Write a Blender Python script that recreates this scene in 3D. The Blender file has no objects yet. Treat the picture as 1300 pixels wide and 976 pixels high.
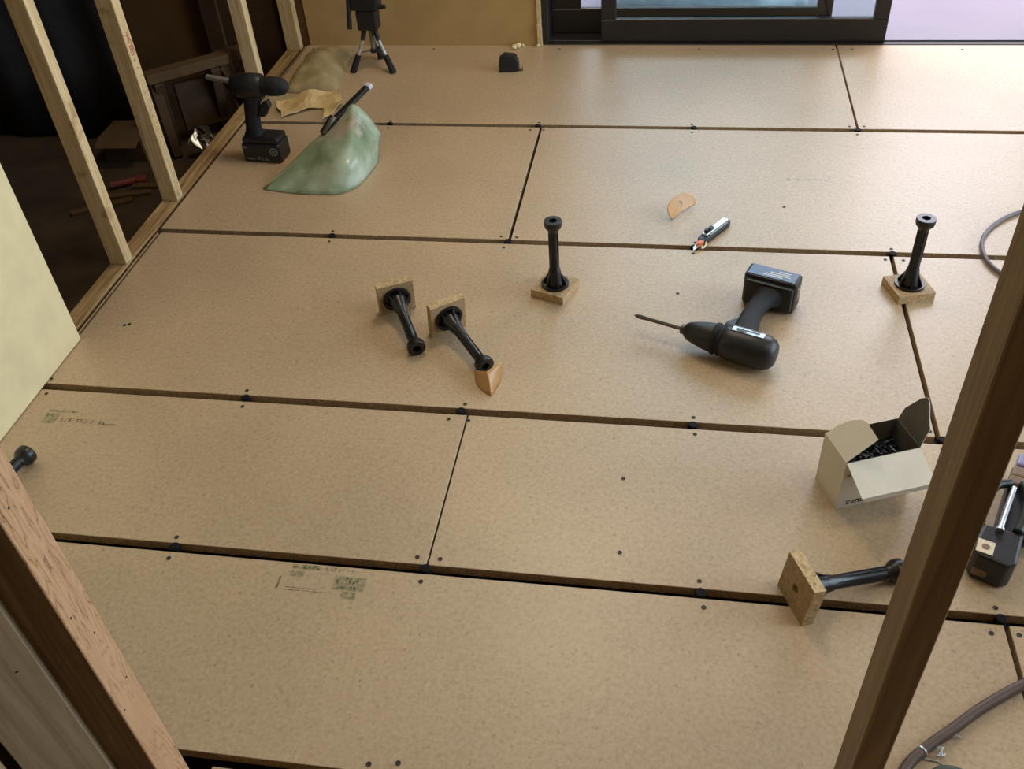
import bpy, bmesh, math, random
from mathutils import Vector, Matrix, Euler, noise
random.seed(7)
C = bpy.context.collection
SC = bpy.context.scene

# ------------------------------------------------------------------ camera
YAW, PITCH, ROLL, CAMH, FPX = 0.20492, -0.716708, -0.07977, 1.27298, 1201.46
cam = bpy.data.cameras.new('camera'); cam.sensor_fit = 'HORIZONTAL'; cam.sensor_width = 36.0
cam.lens = FPX / 1300 * 36.0; cam.clip_start = 0.02
co = bpy.data.objects.new('camera', cam); C.objects.link(co)
_f = Vector((-math.sin(YAW) * math.cos(PITCH), math.cos(YAW) * math.cos(PITCH), math.sin(PITCH)))
_r = Vector((math.cos(YAW), math.sin(YAW), 0)); _u = _r.cross(_f)
_r2 = math.cos(ROLL) * _r + math.sin(ROLL) * _u; _u2 = -math.sin(ROLL) * _r + math.cos(ROLL) * _u
co.matrix_world = Matrix(((_r2.x, _u2.x, -_f.x, 0), (_r2.y, _u2.y, -_f.y, 0), (_r2.z, _u2.z, -_f.z, CAMH), (0, 0, 0, 1)))
SC.camera = co

# ------------------------------------------------------------------ light
w = bpy.data.worlds.new('sky'); SC.world = w; w.use_nodes = True
bg = w.node_tree.nodes['Background']
bg.inputs[0].default_value = (0.87, 0.89, 1.0, 1); bg.inputs[1].default_value = 4.6
# portal in the open balcony door guides the sky light into the room
pl = bpy.data.lights.new('door_portal', 'AREA'); pl.shape = 'RECTANGLE'; pl.size = 1.86; pl.size_y = 1.95
pl.cycles.is_portal = True
po = bpy.data.objects.new('door_portal', pl); C.objects.link(po)
po.location = (0.47, 3.36, 0.99); po.rotation_euler = (math.radians(-90), 0, 0)
pl2 = bpy.data.lights.new('added_window_portal', 'AREA'); pl2.shape = 'RECTANGLE'; pl2.size = 2.38; pl2.size_y = 1.9  # sky portal for the window added in the right wall
pl2.cycles.is_portal = True
po2 = bpy.data.objects.new('added_window_portal', pl2); C.objects.link(po2)
po2.location = (2.50, 1.8, 1.05); po2.rotation_euler = (math.radians(90), 0, math.radians(90))
# added warm fill lamps under the ceiling (discs out of the frame)
for lx, ly, le in ((-0.35, 2.45, 7.5), (1.15, 0.95, 4.5)):
    cl = bpy.data.lights.new('fill_bulb', 'AREA'); cl.shape = 'DISK'; cl.size = 0.5; cl.energy = le
    cl.color = (1.0, 0.83, 0.58)
    clo = bpy.data.objects.new('fill_bulb', cl); C.objects.link(clo); clo.location = (lx, ly, 2.26)
SC.view_settings.view_transform = 'Standard'; SC.view_settings.look = 'None'
SC.view_settings.gamma = 1.0; SC.view_settings.use_curve_mapping = False
SC.view_settings.exposure = 0.90

# ------------------------------------------------------------------ materials
def srgb(r, g, b):
    def f(c):
        c /= 255.0
        return c / 12.92 if c <= 0.04045 else ((c + 0.055) / 1.055) ** 2.4
    return (f(r), f(g), f(b), 1)

class N:
    def __init__(s, name):
        s.m = bpy.data.materials.new(name); s.m.use_nodes = True
        s.t = s.m.node_tree; s.b = s.t.nodes['Principled BSDF']
    def n(s, typ, **kw):
        o = s.t.nodes.new(typ)
        for k, v in kw.items():
            if k.startswith('i_'): o.inputs[int(k[2:])].default_value = v
            else: setattr(o, k, v)
        return o
    def l(s, a, ai, b, bi): s.t.links.new(a.outputs[ai], b.inputs[bi])
    def ramp(s, src, so, stops):
        r = s.n('ShaderNodeValToRGB'); s.l(src, so, r, 0)
        e = r.color_ramp.elements
        while len(e) < len(stops): e.new(0.5)
        for k, (p, c) in enumerate(stops): e[k].position = p; e[k].color = c
        return r
    def mix(s, fac, a, b, mode='MIX'):
        x = s.n('ShaderNodeMix', data_type='RGBA', blend_type=mode)
        if isinstance(fac, tuple): s.l(fac[0], fac[1], x, 0)
        else: x.inputs[0].default_value = fac
        for v, i in ((a, 6), (b, 7)):
            if isinstance(v, tuple) and not isinstance(v[0], (int, float)): s.l(v[0], v[1], x, i)
            else: x.inputs[i].default_value = v
        return x

def plain(name, col, rough=0.5, metal=0.0, spec=0.5, var=0.12, scale=30.0, bump=0.0, coat=0.0):
    q = N(name); tc = q.n('ShaderNodeTexCoord')
    nz = q.n('ShaderNodeTexNoise'); nz.inputs['Scale'].default_value = scale; nz.inputs['Detail'].default_value = 5
    q.l(tc, 3, nz, 0)
    d = tuple(c * (1 - var) for c in col[:3]) + (1,); li = tuple(min(1, c * (1 + var)) for c in col[:3]) + (1,)
    r = q.ramp(nz, 0, [(0.3, d), (0.7, li)]); q.l(r, 0, q.b, 0)
    q.b.inputs['Roughness'].default_value = rough; q.b.inputs['Metallic'].default_value = metal
    q.b.inputs['Specular IOR Level'].default_value = spec; q.b.inputs['Coat Weight'].default_value = coat
    if bump:
        bp = q.n('ShaderNodeBump'); bp.inputs['Strength'].default_value = bump; bp.inputs['Distance'].default_value = 0.002
        q.l(nz, 0, bp, 'Height'); q.l(bp, 0, q.b, 'Normal')
    return q.m

def particle_board(name, c_lo, c_mid, c_hi, rough=0.42, spec=0.5, sc=1.0):
    q = N(name); tc = q.n('ShaderNodeTexCoord'); oi = q.n('ShaderNodeObjectInfo')
    add = q.n('ShaderNodeVectorMath', operation='ADD'); q.l(tc, 3, add, 0)
    mul = q.n('ShaderNodeVectorMath', operation='SCALE'); q.l(oi, 'Location', mul, 0); mul.inputs[3].default_value = 3.7
    q.l(mul, 0, add, 1)
    v = q.n('ShaderNodeTexVoronoi'); v.inputs['Scale'].default_value = 210 * sc; q.l(add, 0, v, 0)
    n1 = q.n('ShaderNodeTexNoise'); n1.inputs['Scale'].default_value = 130 * sc; n1.inputs['Detail'].default_value = 6; q.l(add, 0, n1, 0)
    n2 = q.n('ShaderNodeTexNoise'); n2.inputs['Scale'].default_value = 3.0; n2.inputs['Detail'].default_value = 3; q.l(add, 0, n2, 0)
    bw = q.n('ShaderNodeRGBToBW'); q.l(v, 1, bw, 0)
    r1 = q.ramp(bw, 0, [(0.1, c_lo), (0.38, c_mid), (0.62, c_mid), (0.95, c_hi)])
    r2 = q.ramp(n1, 0, [(0.36, c_lo), (0.52, c_mid), (0.68, c_hi)])
    mx = q.mix(0.5, (r1, 0), (r2, 0))
    r3 = q.ramp(n2, 0, [(0.3, (0.90, 0.90, 0.90, 1)), (0.7, (1.05, 1.05, 1.05, 1))])
    m2 = q.mix(1.0, (mx, 2), (r3, 0), 'MULTIPLY')
    # sparse dark chips
    n3 = q.n('ShaderNodeTexNoise'); n3.inputs['Scale'].default_value = 110 * sc; n3.inputs['Detail'].default_value = 1; q.l(add, 0, n3, 0)
    r4 = q.ramp(n3, 0, [(0.26, (0.78, 0.75, 0.68, 1)), (0.32, (1, 1, 1, 1))])
    m3 = q.mix(1.0, (m2, 2), (r4, 0), 'MULTIPLY')
    q.l(m3, 2, q.b, 0)
    q.b.inputs['Roughness'].default_value = rough; q.b.inputs['Specular IOR Level'].default_value = spec
    bp = q.n('ShaderNodeBump'); bp.inputs['Strength'].default_value = 0.05; bp.inputs['Distance'].default_value = 0.001
    q.l(n1, 0, bp, 'Height'); q.l(bp, 0, q.b, 'Normal')
    return q.m

def wood(name, dark, mid, light, axis=2, rough=0.6, spec=0.3, scale=40.0, knots=True):
    q = N(name); tc = q.n('ShaderNodeTexCoord'); mp = q.n('ShaderNodeMapping'); q.l(tc, 3, mp, 0)
    s = [1.0, 1.0, 1.0]; s[axis] = 0.05
    mp.inputs['Scale'].default_value = s
    nz = q.n('ShaderNodeTexNoise'); nz.inputs['Scale'].default_value = scale * 2; nz.inputs['Detail'].default_value = 5
    nz.inputs['Distortion'].default_value = 1.2; q.l(mp, 0, nz, 0)
    n2 = q.n('ShaderNodeTexNoise'); n2.inputs['Scale'].default_value = 14; n2.inputs['Detail'].default_value = 3; q.l(tc, 3, n2, 0)
    r = q.ramp(nz, 0, [(0.28, dark), (0.5, mid), (0.72, light)])
    out = r
    if knots:
        r2 = q.ramp(n2, 0, [(0.25, (0.6, 0.52, 0.42, 1)), (0.36, (1, 1, 1, 1))])
        out = q.mix(1.0, (r, 0), (r2, 0), 'MULTIPLY')
        q.l(out, 2, q.b, 0)
    else: q.l(out, 0, q.b, 0)
    q.b.inputs['Roughness'].default_value = rough; q.b.inputs['Specular IOR Level'].default_value = spec
    bp = q.n('ShaderNodeBump'); bp.inputs['Strength'].default_value = 0.12; bp.inputs['Distance'].default_value = 0.001
    q.l(nz, 0, bp, 'Height'); q.l(bp, 0, q.b, 'Normal')
    return q.m

def figured_wood(name, line, mid, light):
    # flat-sawn face with wavering dark growth lines
    q = N(name); tc = q.n('ShaderNodeTexCoord'); mp = q.n('ShaderNodeMapping'); q.l(tc, 3, mp, 0)
    mp.inputs['Scale'].default_value = (1, 1, 0.16)
    nz = q.n('ShaderNodeTexNoise'); nz.inputs['Scale'].default_value = 34; nz.inputs['Detail'].default_value = 3.2; q.l(mp, 0, nz, 0)
    m1 = q.n('ShaderNodeMath', operation='MULTIPLY'); q.l(nz, 0, m1, 0); m1.inputs[1].default_value = 13.0
    fr = q.n('ShaderNodeMath', operation='FRACT'); q.l(m1, 0, fr, 0)
    r = q.ramp(fr, 0, [(0.0, line), (0.10, mid), (0.6, light), (1.0, mid)])
    n2 = q.n('ShaderNodeTexNoise'); n2.inputs['Scale'].default_value = 9; q.l(tc, 3, n2, 0)
    r2 = q.ramp(n2, 0, [(0.45, (0, 0, 0, 1)), (0.6, (1, 1, 1, 1))])
    g = q.ramp(nz, 0, [(0.3, mid), (0.7, light)])
    mx = q.mix((r2, 0), (r, 0), (g, 0)); q.l(mx, 2, q.b, 0)
    q.b.inputs['Roughness'].default_value = 0.65; q.b.inputs['Specular IOR Level'].default_value = 0.25
    return q.m

M = {}
M['board'] = particle_board('particleboard', srgb(173, 149, 119), srgb(188, 163, 132), srgb(199, 176, 146), 0.40, 0.75)
M['board_edge'] = particle_board('particleboard_edge', srgb(140, 112, 82), srgb(172, 144, 110), srgb(196, 170, 136), 0.85, 0.15, 1.5)
M['block'] = particle_board('block_board', srgb(150, 124, 88), srgb(178, 151, 114), srgb(196, 170, 134), 0.6, 0.3, 1.3)
M['block_edge'] = particle_board('block_board_edge', srgb(150, 122, 86), srgb(194, 166, 124), srgb(218, 194, 154), 0.8, 0.2, 1.1)
M['capblack'] = plain('cap_black', srgb(13, 13, 14), 0.7, var=0.1, scale=60, spec=0.2)
M['slab'] = plain('dark_concrete', srgb(66, 54, 42), 0.9, var=0.3, scale=8, spec=0.2)
M['pine'] = wood('pale_pine', srgb(184, 156, 108), srgb(208, 183, 138), srgb(224, 203, 162))
M['plate'] = wood('plate_pine', srgb(120, 92, 58), srgb(160, 130, 88), srgb(190, 164, 122), axis=1)
M['wallboard'] = plain('pale_wallboard', srgb(226, 212, 168), 0.75, var=0.06, scale=18, spec=0.3)
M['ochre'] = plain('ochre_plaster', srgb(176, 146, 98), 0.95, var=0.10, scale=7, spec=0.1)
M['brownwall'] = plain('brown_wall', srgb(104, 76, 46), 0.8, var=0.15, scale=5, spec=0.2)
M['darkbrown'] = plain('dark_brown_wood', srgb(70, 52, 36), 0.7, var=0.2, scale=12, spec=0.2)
M['white'] = plain('white_plaster', srgb(226, 220, 208), 0.9, var=0.03, scale=10, spec=0.1)
M['blackfilm'] = plain('black_sheet', srgb(48, 48, 52), 0.5, var=0.2, scale=10, spec=0.4)
M['blackplastic'] = plain('black_plastic', srgb(20, 20, 23), 0.34, var=0.2, scale=60, spec=0.5)
M['toolblack'] = plain('tool_black', srgb(27, 28, 32), 0.42, var=0.2, scale=50, spec=0.5, bump=0.05)
M['rubber'] = plain('tool_rubber', srgb(34, 33, 35), 0.7, var=0.25, scale=80, spec=0.3, bump=0.15)
M['steel'] = plain('steel', srgb(140, 138, 134), 0.28, metal=1.0, var=0.15, scale=60)
M['darksteel'] = plain('dark_steel', srgb(96, 92, 86), 0.38, metal=1.0, var=0.2, scale=60)
M['silver'] = plain('silver_plate', srgb(205, 206, 208), 0.3, metal=0.7, var=0.15, scale=80)
M['bluelabel'] = plain('blue_grey_label', srgb(74, 84, 116), 0.30, var=0.12, scale=60, spec=0.6)
M['whiteprint'] = plain('white_print', srgb(205, 208, 214), 0.6, var=0.08, scale=60)
M['greyprint'] = plain('grey_print', srgb(120, 122, 124), 0.6, var=0.08, scale=60)
M['carton'] = plain('white_carton', srgb(228, 222, 208), 0.55, var=0.03, scale=25, spec=0.3)
M['cartonin'] = plain('grey_carton_inside', srgb(112, 108, 100), 0.8, var=0.08, scale=40, spec=0.2)
M['screw'] = plain('screw_steel', srgb(84, 88, 98), 0.35, metal=1.0, var=0.25, scale=200)
M['hole'] = plain('screw_head_dark', srgb(48, 38, 28), 0.6, var=0.2, scale=100)
M['kraft'] = plain('brown_release_paper', srgb(186, 140, 84), 0.32, var=0.1, scale=40, spec=0.5)
M['orange'] = plain('orange_plastic', srgb(216, 120, 78), 0.4, var=0.1, scale=60)
M['frame'] = plain('dark_bronze_aluminium', srgb(40, 37, 36), 0.42, var=0.1, scale=20, spec=0.4)
M['cablegrey'] = plain('grey_cable', srgb(112, 106, 110), 0.5, var=0.1, scale=60)
M['hosebrown'] = plain('brown_hose', srgb(84, 64, 50), 0.5, var=0.15, scale=60)
M['postdark'] = wood('dark_post', srgb(122, 98, 72), srgb(140, 115, 86), srgb(158, 132, 100))
M['pinkwood'] = figured_wood('pink_timber', srgb(122, 82, 54), srgb(188, 146, 108), srgb(204, 165, 126))
M['plank'] = wood('grey_plank', srgb(158, 140, 112), srgb(178, 160, 132), srgb(192, 176, 148))
M['sack'] = plain('tan_sack', srgb(160, 142, 106), 0.85, var=0.25, scale=16, spec=0.15, bump=0.9)
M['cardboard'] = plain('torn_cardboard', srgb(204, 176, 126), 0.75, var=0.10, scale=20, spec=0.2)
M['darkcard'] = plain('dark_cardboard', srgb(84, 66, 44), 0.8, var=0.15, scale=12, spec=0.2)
M['foil'] = plain('foil', srgb(245, 245, 245), 0.32, metal=1.0, var=0.05, scale=30)
M['red'] = plain('red_plastic', srgb(110, 44, 40), 0.6, var=0.1, scale=30)
M['redink'] = plain('red_ink', srgb(178, 66, 54), 0.8, var=0.1, scale=60)
M['brownink'] = plain('brown_ink', srgb(132, 100, 64), 0.8, var=0.1, scale=60)
M['cream'] = plain('cream_sticker', srgb(222, 206, 176), 0.5, var=0.08, scale=60)
M['tan'] = plain('tan_plastic', srgb(128, 104, 84), 0.5, var=0.1, scale=60)
M['lavender'] = plain('lavender_plastic', srgb(150, 150, 190), 0.3, var=0.05, scale=60)
M['balcony'] = plain('balcony_paving', srgb(128, 119, 130), 0.6, var=0.05, scale=3, spec=0.3)
M['tarp'] = plain('blue_tarp', srgb(132, 142, 150), 0.35, var=0.4, scale=11, spec=0.5)
M['greenthing'] = plain('dark_green_rubber', srgb(64, 70, 60), 0.6, var=0.2, scale=60)

def glass_mat():
    q = N('clear_glass'); q.t.nodes.remove(q.b); out = q.t.nodes['Material Output']
    tr = q.n('ShaderNodeBsdfTransparent'); tr.inputs[0].default_value = (0.80, 0.88, 0.90, 1)
    gl = q.n('ShaderNodeBsdfGlossy'); gl.inputs['Roughness'].default_value = 0.02
    fr = q.n('ShaderNodeFresnel'); fr.inputs[0].default_value = 1.5
    mx = q.n('ShaderNodeMixShader'); q.l(fr, 0, mx, 0); q.l(tr, 0, mx, 1); q.l(gl, 0, mx, 2); q.l(mx, 0, out, 0)
    return q.m
M['glass'] = glass_mat()

def ink_mat(name, col, fac):
    # thin translucent ink: fibres of the board show through the print
    q = N(name); out = q.t.nodes['Material Output']
    q.b.inputs[0].default_value = col; q.b.inputs['Roughness'].default_value = 0.6
    tr = q.n('ShaderNodeBsdfTransparent'); mx = q.n('ShaderNodeMixShader')
    tc = q.n('ShaderNodeTexCoord'); nz = q.n('ShaderNodeTexNoise'); nz.inputs['Scale'].default_value = 150; q.l(tc, 3, nz, 0)
    r = q.ramp(nz, 0, [(0.3, (0, 0, 0, 1)), (0.7, (fac * 2, fac * 2, fac * 2, 1))])
    q.l(r, 0, mx, 0); q.l(tr, 0, mx, 1); q.l(q.b, 0, mx, 2); q.l(mx, 0, out, 0)
    return q.m
M['greenink'] = ink_mat('green_ink', srgb(88, 122, 76), 0.26)
M['darkink'] = ink_mat('dark_green_ink', srgb(76, 84, 56), 0.34)

def scoop_mat():
    q = N('green_scoop_plastic'); tc = q.n('ShaderNodeTexCoord')
    n1 = q.n('ShaderNodeTexNoise'); n1.inputs['Scale'].default_value = 9; n1.inputs['Detail'].default_value = 6; q.l(tc, 3, n1, 0)
    r = q.ramp(n1, 0, [(0.3, srgb(112, 128, 98)), (0.5, srgb(146, 162, 136)), (0.68, srgb(188, 202, 184))])
    # dried mortar dust patch near the handle socket
    mp = q.n('ShaderNodeMapping'); q.l(tc, 3, mp, 0); mp.inputs['Location'].default_value = (-0.062, -0.070, -0.090)
    ln = q.n('ShaderNodeVectorMath', operation='LENGTH'); q.l(mp, 0, ln, 0)
    n2 = q.n('ShaderNodeTexNoise'); n2.inputs['Scale'].default_value = 40; n2.inputs['Detail'].default_value = 4; q.l(tc, 3, n2, 0)
    ad = q.n('ShaderNodeMath', operation='MULTIPLY_ADD'); q.l(n2, 0, ad, 0); ad.inputs[1].default_value = 0.11; q.l(ln, 1, ad, 2)
    r2 = q.ramp(ad, 0, [(0.085, (1, 1, 1, 1)), (0.115, (0, 0, 0, 1))])
    mx = q.mix((r2, 0), (r, 0), srgb(176, 164, 148)); q.l(mx, 2, q.b, 0)
    q.b.inputs['Roughness'].default_value = 0.25; q.b.inputs['Specular IOR Level'].default_value = 0.6
    return q.m
M['scoop'] = scoop_mat()

# ------------------------------------------------------------------ helpers
def link(name, me, mat, parent=None, loc=None, rot=None, label=None, smooth=False):
    o = bpy.data.objects.new(name, me); C.objects.link(o)
    for m in (mat if isinstance(mat, (list, tuple)) else [mat]): me.materials.append(m)
    if parent: o.parent = parent
    if loc is not None: o.location = loc
    if rot is not None: o.rotation_euler = rot
    if label: o['label'] = label
    if smooth:
        for p in me.polygons: p.use_smooth = True
    return o
def ob(name, bm, mat, parent=None, loc=None, rot=None, label=None, smooth=False, auto=None):
    bmesh.ops.recalc_face_normals(bm, faces=bm.faces[:])
    me = bpy.data.meshes.new(name)
    if auto is not None:
        for f in bm.faces: f.smooth = True
        for e in bm.edges:
            if len(e.link_faces) == 2 and e.calc_face_angle(0) > math.radians(auto): e.smooth = False
    bm.to_mesh(me); bm.free()
    return link(name, me, mat, parent, loc, rot, label, smooth)
def thing(name, label, cat, loc=(0, 0, 0), rotz=0.0, group=None, mat=None):
    o = bpy.data.objects.new(name, None); C.objects.link(o); o.empty_display_size = 0.02
    if mat is not None: o.matrix_world = mat
    else: o.location = loc; o.rotation_euler = (0, 0, rotz)
    return tag(o, label, cat, group)
def tag(o, label, cat, group=None):
    o['label'] = label; o['category'] = cat
    if group: o['group'] = group
    return o
def structure(o): o['kind'] = 'structure'; return o
def NB(): return bmesh.new()
def box(bm, x0, x1, y0, y1, z0, z1, bev=0.0, M4=None, mi=0):
    t = bmesh.new(); bmesh.ops.create_cube(t, size=1.0)
    bmesh.ops.scale(t, vec=(x1 - x0, y1 - y0, z1 - z0), verts=t.verts)
    bmesh.ops.translate(t, vec=((x0 + x1) / 2, (y0 + y1) / 2, (z0 + z1) / 2), verts=t.verts)
    if bev > 0: bmesh.ops.bevel(t, geom=t.edges[:], offset=bev, segments=2 if bev > 0.002 else 1, profile=0.5, affect='EDGES')
    join(bm, t, M4, mi)
def join(bm, t, M4=None, mi=0):
    if M4 is not None: bmesh.ops.transform(t, matrix=M4, verts=t.verts)
    mp = {}
    for v in t.verts: mp[v] = bm.verts.new(v.co)
    for f in t.faces:
        try:
            g = bm.faces.new([mp[v] for v in f.verts]); g.material_index = mi or f.material_index
        except ValueError: pass
    t.free()
def axis_m(p, d, up=(0, 0, 1)):
    z = Vector(d).normalized(); x = Vector(up).cross(z)
    if x.length < 1e-4: x = Vector((1, 0, 0))
    x.normalize(); y = z.cross(x)
    return Matrix(((x.x, y.x, z.x, p[0]), (x.y, y.y, z.y, p[1]), (x.z, y.z, z.z, p[2]), (0, 0, 0, 1)))
def lathe(bm, prof, seg=24, M4=None, cap=True, mi=0):
    # prof: list of (z, r)
    t = bmesh.new(); rings = []
    for z, r in prof:
        rings.append([t.verts.new((r * math.cos(2 * math.pi * k / seg), r * math.sin(2 * math.pi * k / seg), z)) for k in range(seg)])
    for a, b in zip(rings, rings[1:]):
        for k in range(seg): t.faces.new((a[k], a[(k + 1) % seg], b[(k + 1) % seg], b[k]))
    if cap: t.faces.new(rings[0][::-1]); t.faces.new(rings[-1])
    join(bm, t, M4, mi)
def rod(bm, p0, p1, r, seg=12, r1=None, mi=0):
    p0, p1 = Vector(p0), Vector(p1)
    lathe(bm, [(0, r), ((p1 - p0).length, r if r1 is None else r1)], seg, axis_m(p0, p1 - p0), True, mi)
def catmull(pts, n=8):
    pts = [Vector(p) for p in pts]; out = []
    P = [2 * pts[0] - pts[1]] + pts + [2 * pts[-1] - pts[-2]]
    for i in range(1, len(P) - 2):
        for k in range(n):
            t = k / n; a, b, c, d = P[i - 1], P[i], P[i + 1], P[i + 2]
            out.append(0.5 * ((2 * b) + (c - a) * t + (2 * a - 5 * b + 4 * c - d) * t * t + (3 * b - a - 3 * c + d) * t ** 3))
    out.append(pts[-1]); return out
def tube(bm, pts, r, seg=10, n=8):
    P = catmull(pts, n); rings = []
    for i, p in enumerate(P):
        d = (P[min(i + 1, len(P) - 1)] - P[max(i - 1, 0)]).normalized()
        m = axis_m(p, d)
        rings.append([bm.verts.new(m @ Vector((r * math.cos(2 * math.pi * k / seg), r * math.sin(2 * math.pi * k / seg), 0))) for k in range(seg)])
    for a, b in zip(rings, rings[1:]):
        for k in range(seg): bm.faces.new((a[k], a[(k + 1) % seg], b[(k + 1) % seg], b[k]))
    bm.faces.new(rings[0][::-1]); bm.faces.new(rings[-1])
def prism(bm, poly, z0, z1, M4=None, bev=0.0, mi=0):
    t = bmesh.new()
    a = [t.verts.new((x, y, z0)) for x, y in poly]; b = [t.verts.new((x, y, z1)) for x, y in poly]; n = len(poly)
    t.faces.new(a[::-1]); t.faces.new(b)
    for k in range(n): t.faces.new((a[k], a[(k + 1) % n], b[(k + 1) % n], b[k]))
    bmesh.ops.recalc_face_normals(t, faces=t.faces[:])
    if bev: bmesh.ops.bevel(t, geom=t.edges[:], offset=bev, segments=2, profile=0.5, affect='EDGES')
    join(bm, t, M4, mi)
def sheet(bm, grid, thick=0.0006, sub=0, closed=False):
    # grid[i][j] of 3D points -> thin double-sided shell
    rows = [[Vector(p) for p in r] for r in grid]
    if sub:
        rows = [catmull(r, sub) for r in rows]
        cols = [catmull([rows[i][j] for i in range(len(rows))], sub) for j in range(len(rows[0]))]
        rows = [[cols[j][i] for j in range(len(cols))] for i in range(len(cols[0]))]
    nr, nc = len(rows), len(rows[0]); nor = [[None] * nc for _ in range(nr)]
    for i in range(nr):
        for j in range(nc):
            du = rows[min(i + 1, nr - 1)][j] - rows[max(i - 1, 0)][j]; dv = rows[i][(j + 1) % nc if closed else min(j + 1, nc - 1)] - rows[i][j - 1 if closed else max(j - 1, 0)]
            n_ = du.cross(dv); nor[i][j] = n_.normalized() if n_.length > 1e-9 else Vector((0, 0, 1))
    A = [[bm.verts.new(rows[i][j] + nor[i][j] * thick / 2) for j in range(nc)] for i in range(nr)]
    B = [[bm.verts.new(rows[i][j] - nor[i][j] * thick / 2) for j in range(nc)] for i in range(nr)]
    if closed:
        for Q in (A, B):
            for r in Q: r.append(r[0])
        nc += 1
    for i in range(nr - 1):
        for j in range(nc - 1):
            bm.faces.new((A[i][j], A[i][j + 1], A[i + 1][j + 1], A[i + 1][j]))
            bm.faces.new((B[i][j], B[i + 1][j], B[i + 1][j + 1], B[i][j + 1]))
    def strip(pa, pb):
        for k in range(len(pa) - 1): bm.faces.new((pa[k], pb[k], pb[k + 1], pa[k + 1]))
    strip(A[0], B[0]); strip(B[-1], A[-1])
    if closed: return
    strip([r[0] for r in B], [r[0] for r in A]); strip([r[-1] for r in A], [r[-1] for r in B])
Rz = lambda a: Matrix.Rotation(a, 4, 'Z')
T = lambda *v: Matrix.Translation(v)

# ------------------------------------------------------------------ floor of boards
GAP, TH = 0.019, 0.020
bm = NB(); box(bm, -2.6, 2.4, -1.6, 3.22, -0.18, -0.14)
floor = structure(ob('floor', bm, M['slab']))
ROWS = [(2.598, 3.200), (1.970, 2.598 - GAP), (1.351, 1.970 - GAP), (0.960, 1.351 - GAP), (0.594, 0.960 - GAP),
        (-0.02, 0.594 - GAP), (-0.64, -0.02 - GAP), (-1.26, -0.64 - GAP)]
XL, XR = -1.318, 2.335
JOINT = [(0.514, 0.006), (-0.387, 0.008), (0.515, 0.009), (-0.371, 0.0035), (0.544, 0.008), (-0.371, 0.005), (0.544, 0.006), (-0.371, 0.005)]
def panel(x0, x1, y0, y1):
    cx, cy = (x0 + x1) / 2, (y0 + y1) / 2; bm = NB()
    box(bm, x0 - cx, x1 - cx, y0 - cy, y1 - cy, -TH, 0.0, 0.0008)
    for f in bm.faces:
        if abs(f.normal.z) < 0.5: f.material_index = 1
    bm.normal_update()
    for f in bm.faces: f.material_index = 1 if abs(f.normal.z) < 0.5 else 0
    return ob('floor_panel', bm, [M['board'], M['board_edge']], floor, (cx, cy, 0))
bmS = NB(); lathe(bmS, [(-0.003, 0.002), (0.0004, 0.0042), (0.0006, 0.0042), (0.0002, 0.0018)], 10)
bmesh.ops.recalc_face_normals(bmS, faces=bmS.faces[:])
screw_me = bpy.data.meshes.new('screw'); bmS.to_mesh(screw_me); bmS.free(); screw_me.materials.append(M['hole'])
PAN = []
for (y0, y1), (jx, jg) in zip(ROWS, JOINT):
    xl = XL if y0 > 0.5 else -0.600
    cuts = []; x = jx
    while x - 1.828 > xl: x -= 1.828
    while x < XR: cuts.append(x); x += 1.828
    lo = xl
    for c in cuts: PAN.append((panel(lo, c - jg / 2, y0, y1), lo, c, y0, y1)); lo = c + jg / 2
    PAN.append((panel(lo, XR, y0, y1), lo, XR, y0, y1))
def add_screw(x, y):
    for o, x0, x1, y0, y1 in PAN:
        if x0 < x < x1 and y0 < y < y1:
            s = bpy.data.objects.new('screw', screw_me); C.objects.link(s); s.parent = o
            s.location = (x - o.location.x, y - o.location.y, 0); return
# support legs show as black caps inside the seams; one every 455 mm
bmC = NB(); lathe(bmC, [(0, 0.03), (0.01, 0.03), (0.012, 0.010), (0.112, 0.010), (0.116, 0.022), (0.1195, 0.022), (0.120, 0.006)], 14)
bmesh.ops.recalc_face_normals(bmC, faces=bmC.faces[:])
leg_me = bpy.data.meshes.new('support_leg'); bmC.to_mesh(leg_me); bmC.free(); leg_me.materials.append(M['blackplastic'])
bmC = NB(); lathe(bmC, [(-.008, 0.0090), (0.0120, 0.0090), (0.0130, 0.0078)], 14)
bmesh.ops.recalc_face_normals(bmC, faces=bmC.faces[:])
cap_me = bpy.data.meshes.new('adjuster_cap'); bmC.to_mesh(cap_me); bmC.free(); cap_me.materials.append(M['capblack'])
BOLT = {0: -0.397, 1: -0.390, 2: -0.387, 3: -0.371, 4: -0.371}
for k in range(5):
    yc = ROWS[k][0] - GAP / 2
    for i in range(-2, 6):
        x = BOLT[k] + 0.455 * i
        if not (XL + 0.03 < x < XR - 0.03): continue
        s = bpy.data.objects.new('support_leg', leg_me); C.objects.link(s); s.parent = floor; s.location = (x, yc, -0.14)
        c = bpy.data.objects.new('adjuster_cap', cap_me); C.objects.link(c); c.parent = s; c.location = (0, 0.001, 0.1300)
        for side, yy in ((k, ROWS[k][0] + 0.013), (k + 1, ROWS[k][0] - GAP - 0.016)):
            jx = JOINT[side][0]
            near = min(abs(x - (jx + 1.828 * q)) for q in (-1, 0, 1, 2)) < 0.06
            if near:
                add_screw(x - 0.020, yy + random.uniform(-.002, .002)); add_screw(x + 0.020, yy + random.uniform(-.002, .002))
            else: add_screw(x + random.uniform(-.006, .006), yy + random.uniform(-.002, .002))
for x in (-1.28, -0.84, -0.4, 0.07, 0.5, 0.56, 0.9): add_screw(x, 3.165)
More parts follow.
